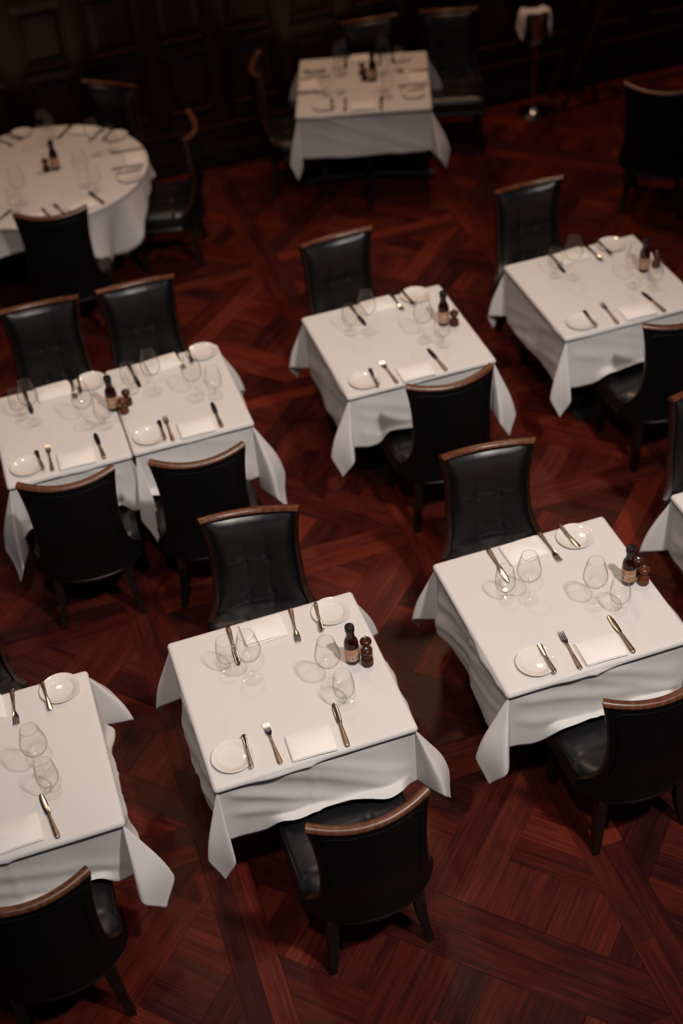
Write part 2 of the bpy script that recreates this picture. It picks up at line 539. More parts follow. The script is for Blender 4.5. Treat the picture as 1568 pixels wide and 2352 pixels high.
CS = .725
def cloth_mesh(a, b, size, seed, chairs=(), bias=(0, 0, 0, 0), tight=(), dscale=(1, 1, 1, 1), wr=1.):
    """square cloth laid over a table of half size a, b; corner k in order ++ -+ -- +-"""
    rnd = random.Random(seed)
    r = .016
    def axis(h):
        L = size - h; q = h - r; pts = [q * (i / 28) for i in range(29)]
        pts += [q + .006, q + .012, q + .018, q + .025, q + .030, q + .0335, q + .037, q + .041, q + .048, q + .056]
        n = 24; s0 = q + .056; s1 = q + r + L
        pts += [s0 + (s1 - s0) * (i + 1) / n for i in range(n)]
        return [-p for p in pts[:0:-1]] + pts
    U, V = axis(a), axis(b)
    waves = {sd: [(rnd.uniform(5, 9), rnd.uniform(0, 6.3), rnd.uniform(.5, 1)), (rnd.uniform(13, 22), rnd.uniform(0, 6.3), rnd.uniform(.25, .5)),
                  (rnd.uniform(28, 38), rnd.uniform(0, 6.3), .18)] for sd in range(4)}
    dia = [[(rnd.uniform(-.3, .3), rnd.uniform(-.30, -.08), rnd.uniform(-1.1, 1.1), rnd.uniform(.5, 1.)) for _ in range(5)] for _ in range(4)]
    def prof(s):
        th = min(s / r, pi / 2); out = r * sin(th); z = -r * (1 - cos(th)) - max(0, s - pi * r / 2)
        out -= .013 * sstep(.030, .040, s)
        return out, z
    def wrinkle(sd, along, s, half):
        if s < .03: return 0
        amp = .013 * sstep(.03, .33, s) + .003 * sstep(.03, .08, s)
        v = sum(A * sin(k * along + p) for k, p, A in waves[sd]) * amp
        v += .005 * math.exp(-((along + .03) / .013) ** 2)      # pressed fold down the middle
        for x0, z0, sl, A in dia[sd]:      # slanting creases
            d = (along - x0) * cos(sl) * .5 + (-s - z0)
            v += A * .009 * math.exp(-(d / .026) ** 2)
        return v
    vs = []
    for v in V:
        for u in U:
            su, sv = (1 if u >= 0 else -1), (1 if v >= 0 else -1)
            dx, dy = abs(u) - (a - r), abs(v) - (b - r)
            if dx <= 0 and dy <= 0:
                vs.append((u, v, 0)); continue
            if dx > 0 and dy > 0:
                s = hypot(dx, dy); ph = atan2(dy, dx); tau = ph / (pi / 2)
                k = 0 if su > 0 and sv > 0 else 1 if sv > 0 else 2 if su < 0 else 3
                out, z = prof(s)
                t = max(0, s - .03)
                D = .46 * dscale[k]
                di, la = D * sin(pi * tau) + .05 * sin(3 * pi * tau), D * .52 * sin(2 * pi * tau)
                bb_ = pi / 4 + bias[k]
                ox = di * cos(bb_) - la * sin(bb_) * 1.; oy = di * sin(bb_) + la * cos(bb_)
                e = t * sqrt(max(.2, 1 - ox * ox - oy * oy)) - t
                f = 1 - .35 * sstep(.2, .5, s) * sin(pi * tau)   # gravity pulls the tip back in
                x = a - r + out * cos(ph) + t * ox * f; y = b - r + out * sin(ph) + t * oy * f
                vs.append((su * x, sv * y, z - e * .9)); continue
            if dx > 0: sd, s, along, half = (0 if su > 0 else 1), dx, v, b
            else: sd, s, along, half = (2 if sv > 0 else 3), dy, u, a
            out, z = prof(s)
            fade = 1 - sstep(half - .10, half - r, abs(along)) * .999
            tf = .15 if sd in tight else 1
            out += (wr * wrinkle(sd, along, s, half) + .018 * sstep(.03, .33, s)) * fade * tf
            for (cs, c0, c1, lift) in chairs:     # the hem is held up by the chair seat tucked under it
                if cs == sd:
                    w = sstep(c0 - .05, c0 + .03, along) * (1 - sstep(c1 - .03, c1 + .05, along))
                    ex = max(0, -z - lift)
                    z += ex * .97 * w; out += ex * (.38 + .15 * sin(along * 17 + seed)) * w
            if dx > 0: vs.append((su * (a - r + out), v, z))
            else: vs.append((u, sv * (b - r + out), z))
    nu = len(U); fs = []
    for j in range(len(V) - 1):
        for i in range(nu - 1):
            fs.append((j * nu + i, j * nu + i + 1, (j + 1) * nu + i + 1, (j + 1) * nu + i))
    return mesh('tablecloth', vs, fs, M['cloth'])

def round_cloth(R, seed):
    rnd = random.Random(seed); vs = [(0, 0, 0)]; n = 160; fs = []
    ph = [rnd.uniform(0, 6.3) for _ in range(4)]
    rows = [.25, .5, R - .03, R - .012]
    prof = [(R - .006, -.0016), (R - .001, -.007), (R, -.012), (R - .003, -.024), (R - .005, -.034)]
    for rr in rows:
        vs += [(rr * cos(2 * pi * i / n), rr * sin(2 * pi * i / n), 0) for i in range(n)]
    for rr, z in prof:
        vs += [(rr * cos(2 * pi * i / n), rr * sin(2 * pi * i / n), z) for i in range(n)]
    m_ = 14
    for q in range(1, m_ + 1):
        for i in range(n):
            th = 2 * pi * i / n
            c = max(abs(cos(th + .26)), abs(sin(th + .26)))
            drop = min(.85 / c - R, .40)
            t = q / m_; d = drop * t
            k = sin(9 * th + ph[0]) + .6 * sin(14 * th + ph[1]) + .3 * sin(23 * th + ph[2])
            rr = R - .005 + d * .06 + k * .045 * (d / .3) ** 1.2
            vs.append((rr * cos(th), rr * sin(th), -.034 - d * .96))
    nr = len(rows) + len(prof) + m_
    for i in range(n): fs.append((0, 1 + i, 1 + (i + 1) % n))
    for j in range(nr - 1):
        for i in range(n):
            k = (i + 1) % n
            fs.append((1 + j * n + i, 1 + (j + 1) * n + i, 1 + (j + 1) * n + k, 1 + j * n + k))
    return mesh('tablecloth', vs, fs, M['cloth'])

CLOTH = dict(
    A=dict(seed=3, chairs=((3, -.19, .32, .252), (2, -.12, .33, .252)), bias=(.1, -.3, .25, -.35), dscale=(1, .9, .8, 1.05)),
    B=dict(seed=5, chairs=((3, -.20, .32, .248), (2, -.2, .3, .252)), bias=(0, .2, -.25, .2), dscale=(1, .9, 1.1, 1)),
    C=dict(seed=8, wr=.55, chairs=((3, -.22, .28, .252), (2, -.3, .2, .252)), bias=(0, .3, -.1, .3), dscale=(1, .9, 1, .9)),
    D=dict(seed=11, wr=.55, chairs=((3, -.18, .34, .252), (2, -.3, .24, .252)), bias=(0, .3, .1, 0), dscale=(1, .8, .8, 1)),
    El=dict(seed=14, wr=.55, chairs=((3, -.27, .22, .252), (2, -.2, .3, .252)), tight=(0,), bias=(.5, 0, -.2, -.7), dscale=(.7, 1, .8, .6)),
    Er=dict(seed=17, wr=.55, chairs=((3, -.29, .2, .252), (2, -.26, .24, .252)), tight=(1,), bias=(0, -.6, .7, -.2), dscale=(1, .7, .6, 1)),
    F=dict(seed=20, chairs=((3, -.24, .28, .252), (2, -.36, .15, .252)), bias=(-.4, 0, 0, .25), dscale=(1.1, 1, 1, 1.15)),
    G=dict(seed=23, wr=.55, bias=(0, 0, .3, -.2), dscale=(1, 1, .7, 1), chairs=((2, -.2, .3, .252),)),
    I=dict(seed=26, bias=(0, .1, 0, 0)))
CLOOK = dict(A='white tablecloth draped over the front middle table', B='white tablecloth draped over the front right table',
             C='white tablecloth on the middle table of the second row', D='white tablecloth on the right table of the second row',
             El='white tablecloth on the left one of the two joined tables', Er='white tablecloth on the right one of the two joined tables',
             F='white tablecloth on the table cut off by the left edge', G='white tablecloth on the far square table by the wall',
             I='white tablecloth corner hanging at the right picture edge', R='white cloth hanging in folds from the round table')
for k, (x, y, r) in TAB.items():
    if k == 'R': me = round_cloth(.715, 4)
    else: me = cloth_mesh(*TDIM[k], .79 if k == 'G' else CS, **CLOTH[k])
    o = link('tablecloth', me, None, (x, y, ZT - .001), r)
    sm = o.modifiers.new('thickness', 'SOLIDIFY'); sm.thickness = .0016; sm.offset = -1
    tag(o, CLOOK[k], 'tablecloth', 'white tablecloths')

# ------------------------------------------------------------------ chair
WTAB = [(.30, .260), (.385, .260), (.41, .253), (.435, .238), (.46, .222), (.49, .209), (.53, .201), (.60, .197), (.66, .194), (.73, .194), (.80, .198), (.88, .208), (.96, .223)]
def wz(z): return sum(interp(WTAB, z + d) for d in (-.025, -.0125, 0, .0125, .025)) / 5
def yb(x, z):
    ell = -.045 - .187 * sqrt(max(0, 1 - (x / .269) ** 2))
    arc = -.266 + .054 * (x / .22) ** 2
    m = 1 - sstep(.40, .64, z)
    return ell * m + arc * (1 - m)
ZTOP = .930
def back_pt(u, t, z0=.325, off=0., inset_=0., ztop=None):
    zt = (ZTOP if ztop is None else ztop) - .022 * (1 - u * u)
    z = z0 + (zt - z0) * t
    w = wz(z) - inset_
    x = u * w
    y = yb(x, z)
    if off:
        e = .004
        tx, ty = 2 * e, yb(min(x + e, .268), z) - yb(max(x - e, -.268), z)
        l = hypot(tx, ty); x -= ty / l * off; y += tx / l * off
    return Vector((x, y, z))

def build_chair():
    parts = []
    nu, nz = 28, 26
    Us = [-1 + 2 * i / nu for i in range(nu + 1)]; Us = [math.copysign(1 - (1 - abs(u)) ** 1.25, u) for u in Us]
    Ts = [j / nz for j in range(nz + 1)]
    o = [[back_pt(u, t) for u in Us] for t in Ts]
    n = [[back_pt(u, t, off=.030) for u in Us] for t in Ts]
    mb = MB(); c = nu + 1
    v = [p for r in o for p in r] + [p for r in n for p in r]; K = c * (nz + 1); f = []
    for j in range(nz):
        for i in range(nu):
            a = j * c + i
            f.append((a, a + 1, a + c + 1, a + c)); f.append((K + a, K + a + c, K + a + c + 1, K + a + 1))
        for i in (0, nu):
            a = j * c + i; f.append((a, a + c, K + a + c, K + a))
    for i in range(nu):
        for j in (0, nz):
            a = j * c + i; f.append((a, a + 1, K + a + 1, K + a))
    parts.append(('backrest', mb.add(v, f).mesh('backrest', M['leather_shaded'], ang=.9)))
    # welt line on the outside of the back, a hand's breadth inside the edge
    wl = []
    for t in [.30 + .62 * k / 14 for k in range(15)]: wl.append(back_pt(-.86, t, off=-.0015))
    for k in range(1, 15): wl.append(back_pt(-.86 + 1.72 * k / 15, .945, off=-.0015))
    for t in [.92 - .62 * k / 14 for k in range(15)]: wl.append(back_pt(.86, t, off=-.0015))
    parts.append(('welt', MB().tube(wl, .003, 6).mesh('welt', M['leather_shaded'])))
    # tufted inner cushion of the back
    mb = MB(); nu2, nz2 = 36, 36; g = []
    tz = (.16, .53)
    for j in range(nz2 + 1):
        t = j / nz2
        for i in range(nu2 + 1):
            u = -1 + 2 * i / nu2
            z0 = .405; e = max(0, 1 - abs(u) ** 6) * max(0, 1 - abs(2 * t - 1) ** (3.2 if t > .5 else 8))
            pil = .042 * sqrt(e)
            dv = min(abs(u - .33), abs(u + .33)) * .2
            seam = .0045 * math.exp(-(dv / .008) ** 2)
            for q in tz:
                d = abs(t - q) * .50
                seam = max(seam, .0045 * math.exp(-(d / .008) ** 2))
                for uu in (-.33, .33):
                    dd = hypot((u - uu) * .2, (t - q) * .50)
                    seam = max(seam, .017 * math.exp(-(dd / .02) ** 2))
            g.append(back_pt(u, t, z0, .030 + max(0, pil - seam * e), .020, ZTOP - .016))
    c = nu2 + 1; f = [(j * c + i, (j + 1) * c + i, (j + 1) * c + i + 1, j * c + i + 1) for j in range(nz2) for i in range(nu2)]
    parts.append(('back_cushion', mb.add(g, f).mesh('back_cushion', M['leather'], ang=3)))
    for q in tz:
        for uu in (-.33, .33):
            p = back_pt(uu, q, .405, .030 + .010, .020, ZTOP - .016)
            bt = MB().lathe([(.0005, p.z - .006), (.006, p.z - .004), (.008, p.z), (.006, p.z + .004), (.0005, p.z + .006)], 10, p.x, p.y)
            parts.append(('button', bt.mesh('button', M['leather'])))
    # wooden edge of the back
    def strip(path, h, d0=.003, d1=.033, taper=False):
        mb = MB(); rings = []
        for i_, (u, t, e) in enumerate(path):
            h_ = h * (min(1, i_ / 6) if taper else 1) + .0005
            a, b = back_pt(u, t, off=-d0), back_pt(u, t, off=d1)
            e = Vector(e)
            rings.append([a, b, b + e * h_ * .75 + (a - b) * .14, (a + b) / 2 + e * h_, a + e * h_ * .75 + (b - a) * .14])
        return mb.loft(rings)
    ts = [.14 + .86 * k / 26 for k in range(27)]
    for sg in (-1, 1):
        parts.append(('side_trim', strip([(sg, t, (sg * .94, .12, .18)) for t in ts], .011, taper=True).mesh('side_trim', M['trim2'], ang=.9)))
    top = [(-1.03 + 2.06 * k / 30, 1, (0, 0, 1)) for k in range(31)]
    parts.append(('top_rail', strip(top, .016, .004, .034).mesh('top_rail', M['trim'], ang=.9)))
    # seat tub, apron and cushion
    def plan(hw, yf, back, n_=24):
        p = [(hw - .012, yf), (hw, yf - .02), (hw, -.045)]
        for k in range(1, n_): 
            a = pi * k / n_; p.append((hw * cos(a), -.045 - back * sin(a)))
        return p + [(-hw, -.045), (-hw, yf - .02), (-hw + .012, yf)]
    def ring(p, z): return [(x, y, z) for x, y in p]
    parts.append(('seat_base', MB().loft([ring(plan(.243, .235, .168), .330), ring(plan(.25, .245, .174), .338), ring(plan(.25, .245, .174), .404), ring(plan(.246, .24, .170), .410)]).mesh('seat_base', M['leather'], ang=.6)))
    parts.append(('apron', MB().loft([ring(plan(.243, .235, .175), .296), ring(plan(.252, .243, .187), .304), ring(plan(.252, .243, .187), .318), ring(plan(.243, .235, .175), .330)]).mesh('apron', M['ebony'], ang=.5)))
    g = []; nu3 = nz3 = 36
    for j in range(nz3 + 1):
        t = j / nz3; y = -.200 + .450 * t
        hw = .243 if y > -.045 else .243 * sqrt(max(.0, 1 - ((y + .045) / .1565) ** 2)) + .012
        for i in range(nu3 + 1):
            u = -1 + 2 * i / nu3
            e = max(0, 1 - abs(u) ** 8) * max(0, 1 - abs(2 * t - 1) ** 8)
            seam = 0
            for uu in (-.34, .34):
                seam = max(seam, .005 * math.exp(-((u - uu) * .24 / .008) ** 2))
                for q in (.36, .70):
                    seam = max(seam, .016 * math.exp(-(hypot((u - uu) * .24, (t - q) * .48) / .018) ** 2))
            for q in (.36, .70): seam = max(seam, .005 * math.exp(-((t - q) * .48 / .008) ** 2))
            z = .410 + .038 * sqrt(e) - seam * e
            g.append((u * hw, y, z))
    c = nu3 + 1; f = [(j * c + i, j * c + i + 1, (j + 1) * c + i + 1, (j + 1) * c + i) for j in range(nz3) for i in range(nu3)]
    parts.append(('seat_cushion', MB().add(g, f).mesh('seat_cushion', M['leather'], ang=3)))
    legs = []
    def sq(x, y, z, w, d): return [(x - w, y - d, z), (x + w, y - d, z), (x + w, y + d, z), (x - w, y + d, z)]
    def curve(p, n_=10):
        out = []
        for k in range(n_ + 1):
            t = k / n_ * (len(p) - 1); a = min(int(t), len(p) - 2); f_ = t - a
            q = [p[max(a - 1, 0)], p[a], p[a + 1], p[min(a + 2, len(p) - 1)]]
            out.append([.5 * (2 * q[1][d] + (q[2][d] - q[0][d]) * f_ + (2 * q[0][d] - 5 * q[1][d] + 4 * q[2][d] - q[3][d]) * f_ ** 2 + (3 * q[1][d] - q[0][d] - 3 * q[2][d] + q[3][d]) * f_ ** 3) for d in range(5)])
        return out
    for sx in (-1, 1):
        rear = [(sx * .168, -.158, .315, .022, .024), (sx * .172, -.155, .24, .021, .023), (sx * .182, -.163, .11, .018, .020), (sx * .200, -.188, 0, .014, .016)]
        front = [(sx * .205, .195, .315, .024, .024), (sx * .206, .199, .16, .020, .020), (sx * .207, .202, 0, .016, .016)]
        for p in (rear, front):
            legs.append(MB().loft([sq(*q) for q in curve(p)]).mesh('leg', M['ebony'], True, .6))
    return parts, legs
CH_PARTS, CH_LEGS = build_chair()

def chair(x, y, rz, label):
    """x, y: middle between the two ends of the top rail"""
    ox, oy = x - .212 * sin(rz), y + .212 * cos(rz)
    t = thing('dining_chair', label, 'chair', (ox, oy, 0), rz, 'black leather dining chairs')
    for nm, me in CH_PARTS: 
        q = link(nm, me, t)
        if nm == 'top_rail': q['label'] = 'brown wooden top rail'
    for me in CH_LEGS: link('leg', me, t)
    return t
chair(.680, 2.720, 0, 'black leather chair nearest the viewer, tucked under the front middle table')
chair(.708, 4.385, pi - .2, 'tufted black leather chair on the far side of the front middle table')
chair(1.840, 2.845, 0, 'black leather chair on the near side of the front right table')
chair(1.817, 4.388, pi - .115, 'tufted black leather chair on the far side of the front right table')
chair(1.862, 4.950, -.02, 'black leather chair on the near side of the second row middle table')
chair(1.780, 6.475, pi + .06, 'tufted black leather chair on the far side of the second row middle table')
chair(3.100, 4.950, 0, 'black leather chair on the near side of the second row right table')
chair(2.980, 6.552, pi + .01, 'tufted black leather chair on the far side of the second row right table')
chair(.004, 4.945, -.11, 'left one of the two chairs on the near side of the joined tables')
chair(.597, 4.866, -.1, 'right one of the two chairs on the near side of the joined tables')
chair(.106, 6.495, pi - .05, 'left one of the two tufted chairs behind the joined tables')
chair(.634, 6.475, pi - .03, 'right one of the two tufted chairs behind the joined tables')
chair(-.482, 2.828, 0, 'black leather chair in the bottom left corner of the picture')
chair(-.640, 4.385, pi, 'dark chair at the left edge behind the front left table')
chair(2.930, 4.385, pi, 'dark chair at the right edge beyond the front right table')
chair(.330, 7.500, -.22, 'black chair with its back to the viewer at the round table')
chair(1.360, 8.275, 1.30, 'black chair seen from the side, right of the round table')
chair(1.010, 9.190, pi - .72, 'dark chair behind the round table by the panelled wall')
chair(2.02, 9.00, -1.85, 'dark chair at the left side of the far square table')
chair(2.985, 9.400, pi - .12, 'dark chair behind the far square table by the wall')
chair(3.56, 9.27, pi - .35, 'dark tufted chair at the right corner of the far square table')
chair(4.250, 7.360, -.73, 'dark chair alone at the upper right with its back turned')

# ------------------------------------------------------------------ tableware meshes
def bodyloft(name, pts, m, n=10, flat=.6, ang=1.2):
    """pts: (y, half width, centre z, half thickness)"""
    rings = []
    for y, w, z, th in pts:
        r = []
        for k in range(n):
            a = 2 * pi * k / n; ca, sa = cos(a), sin(a)
            r.append((w * math.copysign(abs(ca) ** flat, ca), y, z + th * math.copysign(abs(sa) ** flat, sa)))
        rings.append(r)
    return MB().loft(rings).mesh(name, m, ang=ang)
HZ = .004
fork_handle = bodyloft('handle', [(-.103, .004, HZ, .0015), (-.100, .0085, HZ, .0025), (-.09, .0105, HZ, .003), (-.06, .0085, HZ + .001, .003), (-.02, .0055, HZ + .004, .003), (.02, .004, HZ + .007, .003), (.035, .0042, HZ + .007, .0028)], M['bronze'])
fh = MB()
def fring(y, w, z, th): return [(-w, y, z + th), (0, y, z - .002 + th), (w, y, z + th), (w, y, z - th), (0, y, z - .002 - th), (-w, y, z - th)]
fh.loft([fring(.033, .0042, HZ + .007, .0016), fring(.045, .008, HZ + .005, .0012), (fring(.055, .0118, HZ + .003, .001)), fring(.062, .0125, HZ + .002, .001)])
for k in range(4):
    xx = -.0103 + k * .00687
    fh.loft([[(xx + sx * w, y, z + sz * .0009) for sx, sz in ((-1, 1), (1, 1), (1, -1), (-1, -1))] for y, w, z in ((.060, .0022, HZ + .001), (.080, .0020, HZ + .002), (.097, .0017, HZ + .006), (.104, .0008, HZ + .008))])
fork_head = fh.mesh('tines', M['steel'], ang=.9)
kn_handle = bodyloft('handle', [(-.112, .004, .006, .003), (-.109, .0085, .006, .005), (-.095, .0105, .006, .0058), (-.05, .0085, .006, .0055), (0, .0062, .006, .005), (.004, .007, .006, .005)], M['bronze'])
kn_blade = bodyloft('blade', [(.004, .0062, .006, .0028), (.010, .0105, .005, .002), (.05, .0122, .0045, .0016), (.085, .0112, .004, .0014), (.104, .0075, .004, .0011), (.112, .002, .004, .0007)], M['steel'])
bk_handle = bodyloft('handle', [(-.083, .003, .005, .0025), (-.080, .007, .005, .004), (-.068, .0085, .005, .0045), (-.03, .0062, .005, .004), (.012, .0048, .005, .0035)], M['bronze'])
bk_blade = bodyloft('blade', [(.010, .0048, .005, .002), (.022, .0072, .004, .0015), (.045, .0085, .004, .0012), (.068, .0105, .004, .001), (.078, .0095, .004, .001), (.083, .004, .004, .0008)], M['steel'])

plate_me = MB().lathe([(.001, .0035), (.048, .0035), (.052, .0045), (.057, .0095), (.078, .0140), (.0800, .0148), (.0808, .0140), (.0795, .0118), (.058, .0062), (.045, .0008), (.001, .0008)], 64).mesh('bread_plate', M['porcelain'], ang=1.2)

def napkin_mesh(loose):
    mb = MB()
    for k, (dx, dy, z0, z1, tw) in enumerate(((-.003, .002, 0, .0048, .012), (.002, -.001, .005, .0098, -.006), (0, .001, .010, .0152, 0))):
        hx, hy = .0855, .0615
        c, s_ = cos(tw), sin(tw)
        g = []; nx, ny = 14, 8
        rings = []
        # rounded pillow-edged layer
        for q, (ins, z) in enumerate(((.0025, z0), (0, (z0 + z1) / 2 - .0008), (0, (z0 + z1) / 2 + .0008), (.0022, z1))):
            r = []
            X, Y = hx - ins, hy - ins
            per = [(-X + 2 * X * t / nx, -Y) for t in range(nx)] + [(X, -Y + 2 * Y * t / ny) for t in range(ny)] + [(X - 2 * X * t / nx, Y) for t in range(nx)] + [(-X, Y - 2 * Y * t / ny) for t in range(ny)]
            for x, y in per:
                lift = loose * .008 * k / 2 * sstep(.0, .09, x) * sstep(.0, .06, y) + (.0012 * sin(x * 40 + k) if k else 0)
                r.append((dx + x * c - y * s_, dy + x * s_ + y * c, z + lift * (1 if q else .6)))
            rings.append(r)
        mb.loft(rings)
    return mb.mesh('napkin', M['napkin'], ang=.8)
NAPK = [napkin_mesh(0), napkin_mesh(1.)]

def glass_parts(foot, stem_z, prof, knob):
    ft = MB().lathe([(.001, .0008), (foot - .0012, .0004), (foot, .0014), (foot - .0004, .0024), (foot - .0018, .0028), (foot * .55, .0030), (.012, .0052), (.0055, .009), (.001, .0095)], 40).mesh('foot', M['glass'], ang=1.5)
    st = [(.0050, .0085), (.0042, .014), (.0036, .03), (.0036, stem_z * .7), (.0044, stem_z - .006), (.009, stem_z + .001)]
    if knob: st = [(.0055, .0085), (.0045, .014), (.0075, .020), (.0075, .024), (.0045, .030), (.0045, stem_z - .008), (.010, stem_z + .001)]
    sm = MB().lathe(st, 16).mesh('stem', M['stem'], ang=1.5)
    outer = prof; inner = [(max(r - .0011, .0008), z + (.0016 if i < 2 else 0)) for i, (r, z) in enumerate(prof)]
    rings = [(r, z) for r, z in outer] + [(r, z) for r, z in inner[::-1]]
    mb = MB(); n = 40
    mb.loft([[(r * cos(2 * pi * j / n), r * sin(2 * pi * j / n), z) for j in range(n)] for r, z in rings], cap=False)
    return [('bowl', mb.mesh('bowl', M['glass'], ang=2.5)), ('stem', sm), ('foot', ft)]
def smooth_prof(pts, k=4):
    out = []
    for i in range(len(pts) - 1):
        p0, p1, p2, p3 = pts[max(i - 1, 0)], pts[i], pts[i + 1], pts[min(i + 2, len(pts) - 1)]
        for q in range(k):
            t = q / k
            out.append(tuple(.5 * (2 * p1[d] + (p2[d] - p0[d]) * t + (2 * p0[d] - 5 * p1[d] + 4 * p2[d] - p3[d]) * t * t + (3 * p1[d] - p0[d] - 3 * p2[d] + p3[d]) * t ** 3) for d in (0, 1)))
    return out + [pts[-1]]
BIG = glass_parts(.0415, .112, smooth_prof([(.001, .112), (.022, .117), (.040, .134), (.0495, .158), (.0485, .180), (.041, .214), (.0335, .247)]), False)
SMALL = glass_parts(.0370, .050, smooth_prof([(.001, .050), (.022, .055), (.036, .070), (.0415, .092), (.0410, .115), (.0375, .145), (.0345, .166)]), True)

# sauce bottle with its label
def wrap(me_pts, R, z0, a0):
    return [(R * sin(a0 + x / R), -R * cos(a0 + x / R), z0 + y) for x, y in me_pts]
def patch(name, x0, x1, y0, y1, R, a0, m, n=None):
    n = n or max(1, int(abs(x1 - x0) / .003)); v = []; f = []
    for i in range(n + 1):
        x = x0 + (x1 - x0) * i / n
        for rr in (R, R - .0003):
            for y in (y0, y1): v += wrap([(x, y)], rr, 0, a0)
    for i in range(n):
        a = i * 4; b = a + 4
        f += [(a, b, b + 1, a + 1), (a + 1, b + 1, b + 3, a + 3), (a + 2, a + 3, b + 3, b + 2), (a, a + 2, b + 2, b)]
    f += [(0, 1, 3, 2), (n * 4, n * 4 + 2, n * 4 + 3, n * 4 + 1)]
    return v, f
def text_pts(s, size, R, a0, x, y):
    cu = bpy.data.curves.new('lettering', 'FONT'); cu.body = s; cu.size = size; cu.align_x = 'CENTER'
    ob = bpy.data.objects.new('lettering', cu); COL.objects.link(ob)
    dg = bpy.context.evaluated_depsgraph_get(); me = ob.evaluated_get(dg).to_mesh()
    v = wrap([(q.co.x + x, q.co.y + y) for q in me.vertices], R, 0, a0); f = [tuple(p.vertices) for p in me.polygons]
    ob.evaluated_get(dg).to_mesh_clear(); bpy.data.objects.remove(ob); bpy.data.curves.remove(cu)
    return v, f
RB = .0290
bottle_body = MB().lathe([(.001, .0005), (.024, .0005), (.0280, .003), (RB, .008), (RB, .098), (.0284, .106), (.0262, .116), (.0222, .126), (.0182, .134), (.0168, .141), (.0165, .164), (.0172, .166), (.0172, .169), (.015, .170), (.001, .170)], 40).mesh('body', M['sauce'], ang=.9)
bottle_cap = MB().lathe([(.0180, .168), (.0190, .170), (.0190, .191), (.0178, .1945), (.0155, .1955), (.001, .1955)], 32).mesh('cap', M['cap'], ang=.9)
lv, lf = patch('label', -.088, .088, .022, .085, RB + .0006, 0, None, 40)
bottle_label = MB().add(lv, lf).mesh('label', M['label'], ang=.9)
R2 = RB + .0008
em = MB()
for rr, w_ in ((.0105, .0006), (.0092, .0004)):
    vv = []; n = 28
    for k in range(n):
        a = 2 * pi * k / n
        for q in (rr, rr - w_): vv += wrap([(q * cos(a), .0665 + q * sin(a))], R2, 0, 0)
    em.add(vv, [(2 * k, 2 * k + 1, (2 * k + 3) % (2 * n), (2 * k + 2) % (2 * n)) for k in range(n)])
for sg in (-1, 1):     # pair of curled horns and a small head
    pts = [(0, .0655), (.0025, .0685), (.0045, .0690), (.0062, .0675), (.0060, .0655)]
    vv = []
    for i_, (x, y) in enumerate(pts):
        w_ = .0008 - .0001 * i_
        vv += wrap([(sg * x, y + w_), (sg * x, y - w_)], R2, 0, 0)
    em.add(vv, [(2 * k, 2 * k + 2, 2 * k + 3, 2 * k + 1) for k in range(len(pts) - 1)])
em.add(wrap([(-.0014, .0655), (.0014, .0655), (.0008, .0605), (-.0008, .0605)], R2, 0, 0), [(0, 1, 2, 3)])
emblem = em.mesh('emblem', M['ink'], False)
bv, bf = patch('barcode', -.009, .010, .030, .045, R2, 0, None)
bar_bg = MB().add(bv, bf).mesh('barcode_ground', M['white'], ang=.9)
bc = MB(); rr_ = random.Random(2); x = -.0075
while x < .0085:
    w_ = rr_.choice([.0005, .0008, .0014]); q = patch('b', x, x + w_, .032, .044, R2 + .0002, 0, None, 1); bc.add(*q); x += w_ + rr_.choice([.0005, .0009])
barcode = bc.mesh('barcode', M['black'], False)
lt = MB(); A1 = 1.25
for s_, z_, y_ in (('SAUCE', .0115, .033), ):
    lt.add(*text_pts(s_, z_, R2, A1, 0, y_))
for (x0, x1, y0, y1) in ((-.020, .020, .044, .0446), (-.020, .020, .0305, .0311), (-.020, -.0194, .0305, .0446), (.0194, .020, .0305, .0446)):
    lt.add(*patch('b', x0, x1, y0, y1, R2, A1, None))
rr_ = random.Random(5)
for y_, hw, h_ in ((.078, .012, .0022), (.0725, .017, .0012), (.068, .015, .0022), (.0625, .010, .0012), (.047, .014, .002), (.026, .016, .0012)):
    x = -hw
    while x < hw:
        w_ = rr_.uniform(.0015, .0045); lt.add(*patch('b', x, min(x + w_, hw), y_, y_ + h_, R2, A1, None, 1)); x += w_ + .0009
letter = lt.mesh('lettering', M['black'], False)

def bottle(k, u, v, face):
    p = px(u, v, ZT); rz = atan2(p.x - 0, p.y - 0) * -1 + face
    t = thing('sauce_bottle', 'black-capped dark sauce bottle on the ' + TNAME[k], 'bottle', (p.x, p.y, ZT + .0008), rz, 'sauce bottles')
    link('body', bottle_body, t); link('cap', bottle_cap, t)
    l = link('label', bottle_label, t); l['label'] = 'kraft paper label'
    for nm, me in (('emblem', emblem), ('barcode_ground', bar_bg), ('barcode', barcode), ('lettering', letter)): link(nm, me, l)

